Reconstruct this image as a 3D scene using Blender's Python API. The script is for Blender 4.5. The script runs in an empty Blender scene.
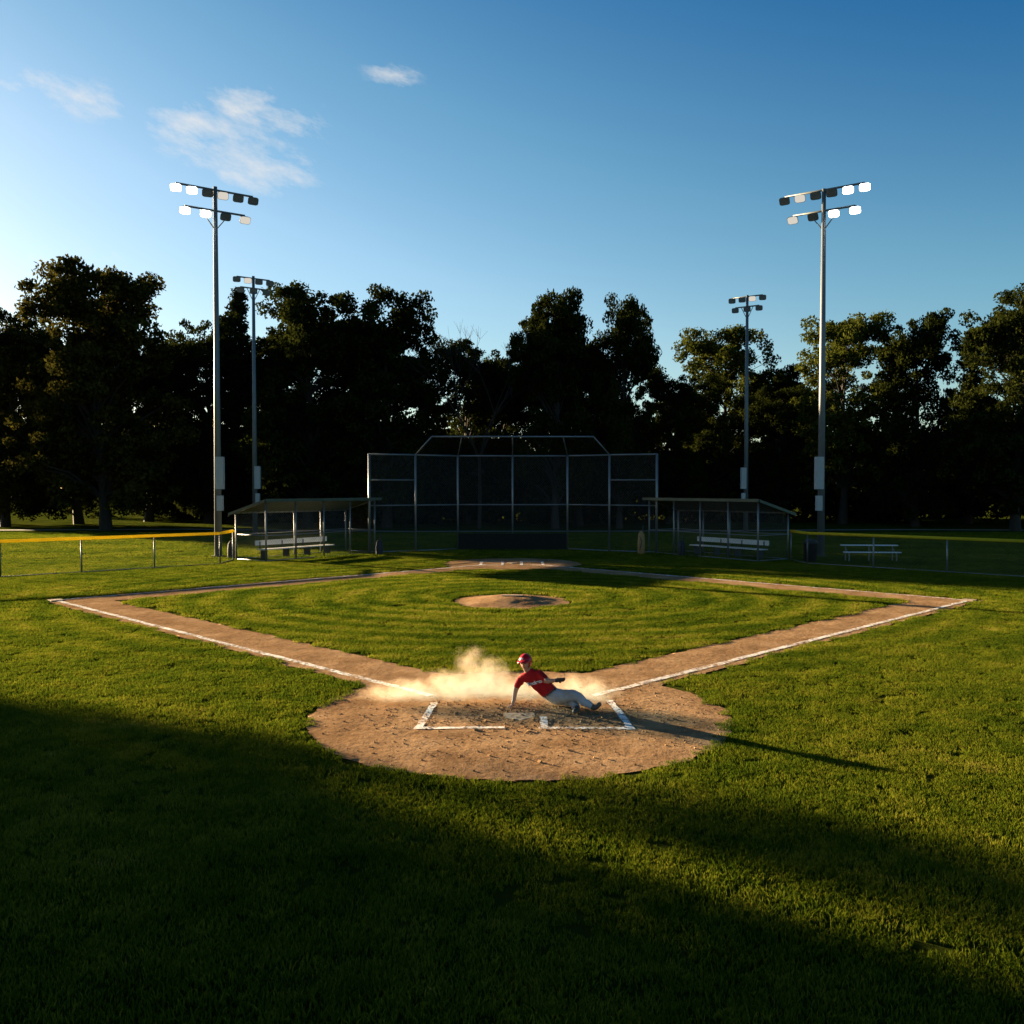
import bpy, math, random
import numpy as np
from mathutils import Vector, noise, Matrix
random.seed(7); rng=np.random.default_rng(7)
S=bpy.context.scene
S.view_settings.view_transform='Standard'; S.view_settings.look='None'; S.view_settings.exposure=0
R=math.radians
# ------------------------------------------------------------ helpers
def link(o):
    S.collection.objects.link(o); return o
def mesh_obj(name,verts,faces,mats=(),smooth=False,mi=None,parent=None):
    me=bpy.data.meshes.new(name); me.from_pydata([tuple(v) for v in verts],[],[tuple(f) for f in faces])
    for m in mats: me.materials.append(m)
    if mi is not None: me.polygons.foreach_set('material_index',list(mi))
    if smooth: me.polygons.foreach_set('use_smooth',[True]*len(me.polygons))
    me.update(); o=bpy.data.objects.new(name,me); link(o)
    if parent: o.parent=parent
    return o
def empty(name,loc=(0,0,0)):
    e=bpy.data.objects.new(name,None); e.location=loc; link(e); return e
def np_mesh(name,V,F,mats,mi=None):
    V=np.asarray(V,dtype=np.float32); F=np.asarray(F,dtype=np.int32)
    me=bpy.data.meshes.new(name); k=F.shape[1]
    me.vertices.add(len(V)); me.vertices.foreach_set('co',V.ravel())
    me.loops.add(F.size); me.loops.foreach_set('vertex_index',F.ravel())
    me.polygons.add(len(F)); me.polygons.foreach_set('loop_start',np.arange(0,F.size,k,dtype=np.int32))
    try: me.polygons.foreach_set('loop_total',np.full(len(F),k,dtype=np.int32))
    except Exception: pass
    for m in mats: me.materials.append(m)
    if mi is not None: me.polygons.foreach_set('material_index',np.asarray(mi,dtype=np.int32))
    me.update(calc_edges=True); me.validate(); return me
class MB:
    "mesh builder"
    def __init__(s): s.v=[];s.f=[];s.m=[]
    def box(s,c,d,m=0,M=None):
        b=len(s.v)
        for x in(-1,1):
            for y in(-1,1):
                for z in(-1,1):
                    p=Vector((x*d[0]/2,y*d[1]/2,z*d[2]/2))
                    if M: p=M@p
                    s.v.append(p+Vector(c))
        for f in((0,1,3,2),(4,6,7,5),(0,4,5,1),(2,3,7,6),(0,2,6,4),(1,5,7,3)):
            s.f.append([b+i for i in f]); s.m.append(m)
    def tube(s,pts,rad,n=8,m=0,cap=True):
        pts=[Vector(p) for p in pts]
        if not hasattr(rad,'__len__'): rad=[rad]*len(pts)
        b=len(s.v); 
        for i,p in enumerate(pts):
            t=(pts[min(i+1,len(pts)-1)]-pts[max(i-1,0)]).normalized()
            a=t.cross(Vector((0,0,1)) if abs(t.z)<.95 else Vector((1,0,0))).normalized(); c=t.cross(a)
            for k in range(n):
                an=2*math.pi*k/n; s.v.append(p+(a*math.cos(an)+c*math.sin(an))*rad[i])
        for i in range(len(pts)-1):
            for k in range(n):
                k2=(k+1)%n
                s.f.append([b+i*n+k,b+i*n+k2,b+(i+1)*n+k2,b+(i+1)*n+k]); s.m.append(m)
        if cap:
            s.f.append([b+k for k in range(n)][::-1]); s.m.append(m)
            e=b+(len(pts)-1)*n; s.f.append([e+k for k in range(n)]); s.m.append(m)
    def loft(s,rings,m=0):
        b=len(s.v); n=len(rings[0])
        for r in rings: s.v+= [Vector(p) for p in r]
        for i in range(len(rings)-1):
            for k in range(n):
                k2=(k+1)%n; s.f.append([b+i*n+k,b+i*n+k2,b+(i+1)*n+k2,b+(i+1)*n+k]); s.m.append(m)
        s.f.append([b+k for k in range(n)][::-1]); s.m.append(m)
        e=b+(len(rings)-1)*n; s.f.append([e+k for k in range(n)]); s.m.append(m)
    def quad(s,a,b_,c,d,m=0):
        b=len(s.v); s.v+= [Vector(a),Vector(b_),Vector(c),Vector(d)]; s.f.append([b,b+1,b+2,b+3]); s.m.append(m)
    def net(s,A,B,C,D,pitch=.09,w=.005,m=0):
        "chain link between corners A(bottom left) B(bottom right) C(top right) D(top left)"
        A,B,C,D=map(Vector,(A,B,C,D)); W=(B-A).length; H=(D-A).length
        def P(u,v):
            u/=W; v/=H; return A*(1-u)*(1-v)+B*u*(1-v)+C*u*v+D*(1-u)*v
        nrm=(B-A).cross(D-A).normalized()*.002
        st=pitch*math.sqrt(2); h=w*.7071*.5
        c=-H
        while c<W:
            u0=max(0,c);u1=min(W,c+H)
            if u1-u0>.02:
                v0=u0-c;v1=u1-c
                s.quad(P(u0+h,v0-h)+nrm,P(u1+h,v1-h)+nrm,P(u1-h,v1+h)+nrm,P(u0-h,v0+h)+nrm,m)
                s.quad(P(W-u0-h,v0-h)-nrm,P(W-u1-h,v1-h)-nrm,P(W-u1+h,v1+h)-nrm,P(W-u0+h,v0+h)-nrm,m)
            c+=st
    def obj(s,name,mats,smooth=False,parent=None):
        return mesh_obj(name,s.v,s.f,mats,smooth,s.m,parent)
# ------------------------------------------------------------ materials
def newmat(name):
    m=bpy.data.materials.new(name); m.use_nodes=True; nt=m.node_tree; nt.nodes.clear()
    out=nt.nodes.new('ShaderNodeOutputMaterial'); return m,nt,out
def N(nt,t,**k):
    n=nt.nodes.new(t)
    for a,b in k.items(): setattr(n,a,b)
    return n
def L(nt,a,b): nt.links.new(a,b)
def math_(nt,op,a,b=None,c=None,clamp=False):
    n=N(nt,'ShaderNodeMath',operation=op,use_clamp=clamp)
    for i,x in enumerate((a,b,c)):
        if x is None: continue
        if isinstance(x,(int,float)): n.inputs[i].default_value=x
        else: L(nt,x,n.inputs[i])
    return n.outputs[0]
def noise_(nt,vec,scale,detail=4,rough=.55):
    n=N(nt,'ShaderNodeTexNoise'); n.inputs['Scale'].default_value=scale; n.inputs['Detail'].default_value=detail; n.inputs['Roughness'].default_value=rough
    if vec is not None: L(nt,vec,n.inputs['Vector'])
    return n.outputs['Fac']
def ramp(nt,f,stops):
    r=N(nt,'ShaderNodeValToRGB'); e=r.color_ramp.elements
    while len(e)<len(stops): e.new(.5)
    for i,(p,c) in enumerate(stops):
        e[i].position=p; e[i].color=(*c,1) if len(c)==3 else c
    L(nt,f,r.inputs[0]); return r.outputs[0]
def simple(name,c,rough=.6,metal=0,var=.25,scale=6,bump=.0,c2=None,spec=.5):
    m,nt,out=newmat(name); b=N(nt,'ShaderNodeBsdfPrincipled')
    tc=N(nt,'ShaderNodeTexCoord'); f=noise_(nt,tc.outputs['Object'],scale)
    c2=c2 or tuple(x*(1-var) for x in c)
    L(nt,ramp(nt,f,[(.3,c2),(.7,c)]),b.inputs['Base Color'])
    b.inputs['Roughness'].default_value=rough; b.inputs['Metallic'].default_value=metal
    b.inputs['Specular IOR Level'].default_value=spec
    if bump:
        bp=N(nt,'ShaderNodeBump'); bp.inputs['Strength'].default_value=bump; bp.inputs['Distance'].default_value=.01
        L(nt,noise_(nt,tc.outputs['Object'],scale*6),bp.inputs['Height']); L(nt,bp.outputs[0],b.inputs['Normal'])
    L(nt,b.outputs[0],out.inputs[0]); return m
def emis(name,c,s):
    m,nt,out=newmat(name); e=N(nt,'ShaderNodeEmission'); e.inputs[0].default_value=(*c,1); e.inputs[1].default_value=s
    L(nt,e.outputs[0],out.inputs[0]); return m

def grass_color(nt):
    g=N(nt,'ShaderNodeNewGeometry'); pos=g.outputs['Position']
    sep=N(nt,'ShaderNodeSeparateXYZ'); L(nt,pos,sep.inputs[0])
    n1=noise_(nt,pos,.30,4,.62); n2=noise_(nt,pos,1.9,4,.66)
    mix=math_(nt,'ADD',math_(nt,'MULTIPLY',n1,.5),math_(nt,'MULTIPLY',n2,.5))
    # mowing rings around the mound
    dx=math_(nt,'MULTIPLY',sep.outputs[0],.8); dy=math_(nt,'SUBTRACT',sep.outputs[1],26.5)
    d=math_(nt,'SQRT',math_(nt,'ADD',math_(nt,'MULTIPLY',dx,dx),math_(nt,'MULTIPLY',dy,dy)))
    d=math_(nt,'ADD',d,math_(nt,'MULTIPLY',n1,.5))
    ring=math_(nt,'SINE',math_(nt,'MULTIPLY',d,6.4))
    fade=math_(nt,'SUBTRACT',1.0,math_(nt,'DIVIDE',d,13.0),clamp=True)
    fade=math_(nt,'MINIMUM',math_(nt,'MULTIPLY',fade,4),1)
    mix=math_(nt,'ADD',mix,math_(nt,'MULTIPLY',math_(nt,'MULTIPLY',ring,fade),.075))
    return mix,pos
def grass_blade_mat():
    m,nt,out=newmat('grass_blade')
    mix,pos=grass_color(nt)
    oi=N(nt,'ShaderNodeNewGeometry')
    rnd=math_(nt,'MULTIPLY',math_(nt,'SUBTRACT',oi.outputs['Random Per Island'],.5),.24)
    f=math_(nt,'ADD',mix,rnd)
    col=ramp(nt,f,[(.3,(.022,.048,.004)),(.5,(.085,.118,.008)),(.66,(.185,.185,.017)),(.85,(.34,.27,.08))])
    d=N(nt,'ShaderNodeBsdfDiffuse'); L(nt,col,d.inputs[0])
    t=N(nt,'ShaderNodeBsdfTranslucent'); L(nt,col,t.inputs[0])
    mx=N(nt,'ShaderNodeMixShader'); mx.inputs[0].default_value=.42; L(nt,d.outputs[0],mx.inputs[1]); L(nt,t.outputs[0],mx.inputs[2])
    L(nt,mx.outputs[0],out.inputs[0]); return m
def ground_mat():
    m,nt,out=newmat('ground_grass')
    mix,pos=grass_color(nt)
    col=ramp(nt,mix,[(.3,(.017,.026,.004)),(.5,(.042,.056,.008)),(.7,(.09,.09,.017))])
    b=N(nt,'ShaderNodeBsdfDiffuse'); L(nt,col,b.inputs[0])
    bp=N(nt,'ShaderNodeBump'); bp.inputs['Strength'].default_value=1; bp.inputs['Distance'].default_value=.15
    L(nt,noise_(nt,pos,3.0,8,.8),bp.inputs['Height']); L(nt,bp.outputs[0],b.inputs['Normal'])
    L(nt,b.outputs[0],out.inputs[0]); return m
def dirt_mat():
    m,nt,out=newmat('dirt'); g=N(nt,'ShaderNodeNewGeometry'); pos=g.outputs['Position']
    a=noise_(nt,pos,1.1,6,.65); c=noise_(nt,pos,14,5,.7)
    f=math_(nt,'ADD',math_(nt,'MULTIPLY',a,.65),math_(nt,'MULTIPLY',c,.35))
    col=ramp(nt,f,[(.33,(.16,.090,.045)),(.5,(.29,.178,.095)),(.66,(.41,.27,.155))])
    b=N(nt,'ShaderNodeBsdfDiffuse'); L(nt,col,b.inputs[0])
    bp=N(nt,'ShaderNodeBump'); bp.inputs['Strength'].default_value=.65; bp.inputs['Distance'].default_value=.024
    h=math_(nt,'ADD',noise_(nt,pos,9,6,.66),math_(nt,'MULTIPLY',noise_(nt,pos,45,3,.6),.3))
    L(nt,h,bp.inputs['Height']); L(nt,bp.outputs[0],b.inputs['Normal'])
    L(nt,b.outputs[0],out.inputs[0]); return m
def chalk_mat():
    m,nt,out=newmat('chalk'); g=N(nt,'ShaderNodeNewGeometry'); pos=g.outputs['Position']
    b=N(nt,'ShaderNodeBsdfDiffuse'); b.inputs[0].default_value=(.82,.81,.79,1)
    tr=N(nt,'ShaderNodeBsdfTransparent'); f=noise_(nt,pos,19,5,.7)
    f2=noise_(nt,pos,2.1,3,.6)
    k=math_(nt,'ADD',f,math_(nt,'MULTIPLY',math_(nt,'SUBTRACT',f2,.5),.6))
    k=math_(nt,'MULTIPLY',math_(nt,'SUBTRACT',k,.37),5,clamp=True)
    mx=N(nt,'ShaderNodeMixShader'); L(nt,k,mx.inputs[0]); L(nt,tr.outputs[0],mx.inputs[1]); L(nt,b.outputs[0],mx.inputs[2])
    L(nt,mx.outputs[0],out.inputs[0]); return m
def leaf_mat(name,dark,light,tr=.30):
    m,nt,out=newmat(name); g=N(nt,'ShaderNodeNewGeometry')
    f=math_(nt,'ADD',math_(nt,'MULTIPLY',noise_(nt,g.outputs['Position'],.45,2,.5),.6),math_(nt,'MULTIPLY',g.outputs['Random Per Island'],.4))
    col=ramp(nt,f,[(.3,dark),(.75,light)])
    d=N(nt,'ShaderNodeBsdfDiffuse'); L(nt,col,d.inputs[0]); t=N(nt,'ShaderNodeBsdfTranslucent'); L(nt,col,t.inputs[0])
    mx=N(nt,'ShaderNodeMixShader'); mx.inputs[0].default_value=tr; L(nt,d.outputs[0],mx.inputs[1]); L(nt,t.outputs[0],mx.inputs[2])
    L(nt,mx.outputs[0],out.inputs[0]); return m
def cap_mat():
    m,nt,out=newmat('yellow_plastic_cap'); tc=N(nt,'ShaderNodeTexCoord')
    col=ramp(nt,noise_(nt,tc.outputs['Object'],3),[(.3,(.66,.52,.04)),(.7,(.76,.61,.05))])
    d=N(nt,'ShaderNodeBsdfDiffuse'); L(nt,col,d.inputs[0]); t=N(nt,'ShaderNodeBsdfTranslucent'); L(nt,col,t.inputs[0])
    mx=N(nt,'ShaderNodeMixShader'); mx.inputs[0].default_value=.45; L(nt,d.outputs[0],mx.inputs[1]); L(nt,t.outputs[0],mx.inputs[2])
    L(nt,mx.outputs[0],out.inputs[0]); return m
M_blade=grass_blade_mat(); M_ground=ground_mat(); M_dirt=dirt_mat(); M_chalk=chalk_mat(); M_cap=cap_mat()
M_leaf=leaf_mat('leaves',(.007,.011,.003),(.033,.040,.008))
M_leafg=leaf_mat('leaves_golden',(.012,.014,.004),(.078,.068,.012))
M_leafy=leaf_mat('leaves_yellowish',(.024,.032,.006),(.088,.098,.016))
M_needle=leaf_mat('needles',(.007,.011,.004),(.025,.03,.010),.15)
M_bark=simple('bark',(.028,.022,.017),.9,var=.5,scale=3,bump=.8)
M_galv=simple('galvanized_steel',(.22,.23,.24),.45,.6,.2,2)
M_wire=simple('chain_link_wire',(.085,.09,.095),.6,.2,.1,2)
M_pole=simple('pole_steel',(.15,.17,.18),.55,.4,.15,1.5)
M_dark=simple('dark_metal',(.03,.032,.033),.5,.2)
M_pad=simple('backstop_pad_vinyl',(.008,.011,.009),.7,spec=.2)
M_roof=simple('painted_roof_metal',(.07,.09,.06),.5,.2,.3,2)
M_wood=simple('weathered_bench',(.66,.66,.64),.6,var=.12)
M_plate=simple('dusty_rubber',(.46,.36,.26),.8,scale=20,c2=(.26,.17,.10))
M_cab=simple('cabinet_paint',(.36,.38,.39),.5,var=.1)
M_lit=emis('lamp_lit',(1,.98,.93),10); M_dim=emis('lamp_warming',(1,.93,.8),.7)
M_glass=simple('lamp_glass',(.16,.17,.18),.15,0,.1)
M_conc=simple('path_concrete',(.22,.21,.19),.9,var=.25,scale=1)
# ------------------------------------------------------------ camera
cam=bpy.data.cameras.new('Camera'); co=bpy.data.objects.new('Camera',cam); link(co)
co.location=(0,0,3.2); co.rotation_euler=(R(90-1.52),0,0); cam.lens=31.7; cam.sensor_width=36
cam.clip_end=3000; cam.clip_start=.05; S.camera=co
# ------------------------------------------------------------ light
SUN=Vector((-.811,.585,0)); EL=R(8.6)
sd=Vector((SUN.x*math.cos(EL),SUN.y*math.cos(EL),math.sin(EL)))
sl=bpy.data.lights.new('sun','SUN'); sl.energy=31; sl.angle=R(.6); sl.color=(1,.745,.43)
so=bpy.data.objects.new('sun',sl); link(so); so.rotation_euler=sd.to_track_quat('Z','Y').to_euler(); so.location=(-60,40,30)
w=bpy.data.worlds.new('World'); S.world=w; w.use_nodes=True; nt=w.node_tree; nt.nodes.clear()
out=N(nt,'ShaderNodeOutputWorld'); bg=N(nt,'ShaderNodeBackground'); sky=N(nt,'ShaderNodeTexSky',sky_type='NISHITA')
sky.sun_disc=False; sky.sun_elevation=EL; sky.sun_rotation=math.atan2(SUN.x,SUN.y); sky.ozone_density=3.0; sky.dust_density=.6; sky.air_density=1.0
tc=N(nt,'ShaderNodeTexCoord'); sp=N(nt,'ShaderNodeSeparateXYZ'); L(nt,tc.outputs['Generated'],sp.inputs[0])
yy=math_(nt,'MAXIMUM',sp.outputs[1],.05)
u=math_(nt,'DIVIDE',sp.outputs[0],yy); v=math_(nt,'DIVIDE',sp.outputs[2],yy)
def cmask(cx,cz,rx,rz,tilt):
    a=math_(nt,'SUBTRACT',u,cx); b=math_(nt,'SUBTRACT',v,cz)
    b=math_(nt,'ADD',b,math_(nt,'MULTIPLY',a,tilt))
    a=math_(nt,'DIVIDE',a,rx); b=math_(nt,'DIVIDE',b,rz)
    r=math_(nt,'SQRT',math_(nt,'ADD',math_(nt,'MULTIPLY',a,a),math_(nt,'MULTIPLY',b,b)))
    return math_(nt,'SUBTRACT',1,r,clamp=True)
cb=N(nt,'ShaderNodeCombineXYZ'); L(nt,math_(nt,'MULTIPLY',u,1.0),cb.inputs[0]); L(nt,math_(nt,'MULTIPLY',math_(nt,'ADD',v,math_(nt,'MULTIPLY',u,.35)),2.0),cb.inputs[1])
cn=noise_(nt,cb.outputs[0],14,10,.66)
mask=None
for a,kk in (((-.355,.395,.08,.045,.25),1),((-.29,.36,.10,.05,.2),1),((-.27,.415,.10,.035,.25),.95),((-.13,.452,.045,.020,.1),.85),((-.50,.435,.18,.035,.25),.6),((-.48,.25,.2,.05,.05),.4)):
    k=math_(nt,'MULTIPLY',cmask(*a),kk)
    mask=k if mask is None else math_(nt,'MAXIMUM',mask,k)
cf=math_(nt,'SUBTRACT',math_(nt,'ADD',cn,math_(nt,'MULTIPLY',mask,.36)),.61)
cf=math_(nt,'MULTIPLY',cf,3.2,clamp=True)
cf=math_(nt,'MULTIPLY',cf,math_(nt,'MULTIPLY',mask,2.6,clamp=True))
cf=math_(nt,'MULTIPLY',cf,.70)
# sky tint by height and sun side; unseen zenith dimmed to deepen shade
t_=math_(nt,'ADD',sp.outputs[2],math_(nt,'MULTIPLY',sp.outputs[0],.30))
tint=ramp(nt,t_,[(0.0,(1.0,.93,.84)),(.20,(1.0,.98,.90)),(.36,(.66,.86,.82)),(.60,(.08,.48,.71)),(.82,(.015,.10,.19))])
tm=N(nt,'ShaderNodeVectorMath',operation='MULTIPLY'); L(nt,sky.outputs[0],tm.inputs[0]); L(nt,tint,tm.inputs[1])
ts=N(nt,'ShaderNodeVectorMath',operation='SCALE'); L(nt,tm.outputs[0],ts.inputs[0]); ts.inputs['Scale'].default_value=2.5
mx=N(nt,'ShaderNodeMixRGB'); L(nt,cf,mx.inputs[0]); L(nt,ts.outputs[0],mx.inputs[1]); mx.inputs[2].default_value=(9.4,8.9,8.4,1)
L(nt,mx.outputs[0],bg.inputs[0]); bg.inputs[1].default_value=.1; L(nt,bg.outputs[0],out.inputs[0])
# ------------------------------------------------------------ ground
E=1500
mesh_obj('ground',[(-E,-E,0),(E,-E,0),(E,E,0),(-E,E,0)],[(0,1,2,3)],[M_ground])
CX,CY,A=0.0,25.5,12.93
def fbm(x,y,s,seed=0): return noise.fractal(Vector((x*s,y*s,seed)),1.0,2.0,4)
def sdf(x,y):
    l1=abs(x-CX)+abs(y-CY)
    ring=max(l1-(A+.42),(A-1.65)-l1)/1.4142
    h=math.hypot(x-.1,y-12.7)-2.95; f=math.hypot(x,y-38.0)-2.95
    d=min(ring,h,f)
    return d+.08*fbm(x,y,.9,3)+.06*fbm(x,y,4,9)
def hgt(x,y):
    d=sdf(x,y); k=min(1,max(0,-d/.35))
    a=.010+.012*k*(.5+.5*fbm(x,y,2.2,1))+.007*k*noise.noise(Vector((x*9,y*9,2)))
    r=math.hypot((x-.3)/1.7,(y-12.4)/1.0)
    if r<1: a+=.030*(1-r)*abs(fbm(x,y,5,7))
    return max(a,.006)
def dirt_sheet(name,sd_,hg,x0,x1,y0,y1,st):
    nx=int((x1-x0)/st)+1; ny=int((y1-y0)/st)+1
    val={};
    def gv(i,j):
        if (i,j) not in val: val[(i,j)]=sd_(x0+i*st,y0+j*st)
        return val[(i,j)]
    idx={};V=[];F=[]
    def vid(i,j):
        if (i,j) in idx: return idx[(i,j)]
        x=x0+i*st;y=y0+j*st;d=gv(i,j)
        if d>0:
            e=.02; gx=(sd_(x+e,y)-sd_(x-e,y))/(2*e); gy=(sd_(x,y+e)-sd_(x,y-e))/(2*e); n=math.hypot(gx,gy) or 1
            x-=d*gx/n; y-=d*gy/n
        V.append((x,y,hg(x,y))); idx[(i,j)]=len(V)-1; return idx[(i,j)]
    for i in range(nx-1):
        for j in range(ny-1):
            c=[(i,j),(i+1,j),(i+1,j+1),(i,j+1)]
            if min(gv(*q) for q in c)<0: F.append([vid(*q) for q in c])
    return mesh_obj(name,V,F,[M_dirt],True)
dirt_sheet('infield_dirt',sdf,hgt,-14.2,14.2,9.4,41.4,.09)
def sdm(x,y): return math.hypot(x+.0,(y-25.4))-1.62+.10*fbm(x,y,1.3,5)
def hgm(x,y):
    k=min(1,max(0,-sdm(x,y)/1.4)); k=k*k*(3-2*k); return .008+.15*k+.015*fbm(x,y,3,4)*k
dirt_sheet('pitchers_mound',sdm,hgm,-2,2,23.4,27.4,.07)
m=MB(); m.box((0,25.4,.172),(.6,.15,.02)); m.obj('pitching_rubber',[M_plate])
# clods
m=MB()
for _ in range(1700):
    if random.random()<.6: x=random.gauss(.3,.9); y=random.gauss(12.5,.5)
    else:
        a=random.random()*6.28; r=2.9*math.sqrt(random.random()); x=.1+r*math.cos(a); y=12.7+r*math.sin(a)
    if sdf(x,y)>-.05: continue
    s=random.uniform(.003,.014)*(1 if random.random()<.95 else 1.8)
    Mx=Matrix.Rotation(random.random()*3,3,'Z')@Matrix.Rotation(random.random()*3,3,'X')
    m.box((x,y,hgt(x,y)+s*.3),(s*2,s*1.4,s*1.1),0,Mx)
m.obj('dirt_clods',[M_dirt])
# chalk
def chalk(name,pts,wd,parent):
    V=[];F=[]
    for (a,b) in pts:
        a=Vector(a);b=Vector(b);n=max(2,int((b-a).length/.08)); t=(b-a).normalized(); p=Vector((-t.y,t.x))
        b0=len(V)
        for i in range(n+1):
            c=a.lerp(b,i/n); c=c+p*.02*fbm(c.x,c.y,1.5,11)
            ww=wd/2*(1+.35*noise.noise(Vector((c.x*6,c.y*6,5))))
            for k in(-1,0,1):
                q=c+p*ww*k; z=max(hgt(q.x+dx,q.y+dy) for dx,dy in((0,0),(.05,0),(-.05,0),(0,.05),(0,-.05)))+.006
                V.append((q.x,q.y,z))
        for i in range(n):
            for k in(0,1):
                j=b0+i*3+k; F.append((j,j+1,j+4,j+3))
    return mesh_obj(name,V,F,[M_chalk],True,parent=parent)
ch=empty('chalk_lines')
Lc=(-12.95,25.5);Rc=(12.95,25.5)
chalk('foul_lines_near',[((-1.25,13.75),Lc),((1.25,13.75),Rc)],.13,ch)
chalk('foul_lines_far',[(Lc,(-1.2,37.3)),(Rc,(1.2,37.3))],.12,ch)
chalk('batters_box',[((-1.24,11.88),(-.1,11.88)),((.35,11.85),(1.58,11.86)),((-1.24,11.82),(-1.15,13.3)),((1.58,11.80),(1.46,13.45)),((.44,11.9),(.42,12.4))],.10,ch)
chalk('far_batters_box',[((-1.3,37.2),(-.4,37.2)),((-1.3,39),(-.4,39)),((-1.3,37.2),(-1.3,39)),((-.4,37.2),(-.4,39)),((1.3,37.2),(.4,37.2)),((1.3,39),(.4,39)),((1.3,37.2),(1.3,39)),((.4,37.2),(.4,39))],.12,ch)
def slab(name,poly,z,h,mat):
    n=len(poly);V=[(x,y,z) for x,y in poly]+[(x,y,z+h) for x,y in poly]
    F=[list(range(n))[::-1],list(range(n,2*n))]+[[i,(i+1)%n,n+(i+1)%n,n+i] for i in range(n)]
    return mesh_obj(name,V,F,[mat])
def plate(cx,cy,z): return slab('home_plate',[(cx+x,cy+y) for x,y in((-.215,.21),(-.215,0),(0,-.215),(.215,0),(.215,.21))],z,.02,M_plate)
plate(.1,12.45,.008); plate(0,38.1,.02)
for c in (Lc,Rc):
    s=.17*1.414; slab('base_bag',[(c[0]+s,c[1]),(c[0],c[1]+s),(c[0]-s,c[1]),(c[0],c[1]-s)],.012,.03,M_plate)
# ------------------------------------------------------------ grass
col=bpy.data.collections.new('grass_tufts')
for k in range(4):
    n=400; W=.38
    x=rng.uniform(-W/2,W/2,n);y=rng.uniform(-W/2,W/2,n)
    h=rng.uniform(.022,.052,n); wd=rng.uniform(.003,.005,n); a=rng.uniform(0,6.28,n); ln=rng.uniform(0,.9,n)*h; la=rng.uniform(0,6.28,n)
    V=np.zeros((n,5,3)); ca,sa=np.cos(a)*wd,np.sin(a)*wd
    V[:,0]=np.c_[x-ca,y-sa,np.zeros(n)];V[:,1]=np.c_[x+ca,y+sa,np.zeros(n)]
    mxx=x+np.cos(la)*ln*.35;myy=y+np.sin(la)*ln*.35
    V[:,2]=np.c_[mxx+ca*.8,myy+sa*.8,h*.6];V[:,3]=np.c_[mxx-ca*.8,myy-sa*.8,h*.6]
    V[:,4]=np.c_[x+np.cos(la)*ln,y+np.sin(la)*ln,h]
    V=V.reshape(-1,3); b=np.arange(n)*5
    F=np.concatenate([np.c_[b,b+1,b+2],np.c_[b,b+2,b+3],np.c_[b+3,b+2,b+4]])
    me=np_mesh('tuft',V,F,[M_blade]); o=bpy.data.objects.new('grass_tuft',me); col.objects.link(o)
P=[];SC=[]
def scatter(y0,y1,st,sc,margin):
    y=y0
    while y<y1:
        hw=.585*y+margin; x=-hw
        while x<hw:
            px=x+random.uniform(-.4,.4)*st; py=y+random.uniform(-.4,.4)*st
            if sdf(px,py)>.06*sc and sdm(px,py)>.06*sc:
                P.append((px,py,0)); SC.append(max(.6,sc*random.uniform(.85,1.15)*(1+.26*fbm(px,py,.8,8))))
            x+=st
        y+=st
scatter(2.5,22,.27,1.0,2.5); scatter(22,41,.36,1.3,2.5); scatter(41,64,.66,2.0,1)
me=bpy.data.meshes.new('lawn_grass'); me.from_pydata(P,[],[]); at=me.attributes.new('sc','FLOAT','POINT'); at.data.foreach_set('value',SC)
go=link(bpy.data.objects.new('lawn_grass',me))
ng=bpy.data.node_groups.new('scatter_grass','GeometryNodeTree')
ng.interface.new_socket('Geometry',in_out='INPUT',socket_type='NodeSocketGeometry'); ng.interface.new_socket('Geometry',in_out='OUTPUT',socket_type='NodeSocketGeometry')
gi=ng.nodes.new('NodeGroupInput');gox=ng.nodes.new('NodeGroupOutput');ip=ng.nodes.new('GeometryNodeInstanceOnPoints');ci=ng.nodes.new('GeometryNodeCollectionInfo')
ci.inputs['Collection'].default_value=col; ci.inputs['Separate Children'].default_value=True; ci.inputs['Reset Children'].default_value=True
ip.inputs['Pick Instance'].default_value=True
rv=ng.nodes.new('FunctionNodeRandomValue'); rv.data_type='FLOAT_VECTOR'; rv.inputs[0].default_value=(0,0,0); rv.inputs[1].default_value=(0,0,6.283)
na=ng.nodes.new('GeometryNodeInputNamedAttribute'); na.data_type='FLOAT'; na.inputs[0].default_value='sc'
l=ng.links.new
l(gi.outputs[0],ip.inputs['Points']);l(ci.outputs[0],ip.inputs['Instance']);l(rv.outputs[0],ip.inputs['Rotation']);l(na.outputs[0],ip.inputs['Scale']);l(ip.outputs[0],gox.inputs[0])
md=go.modifiers.new('grass','NODES'); md.node_group=ng
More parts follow.
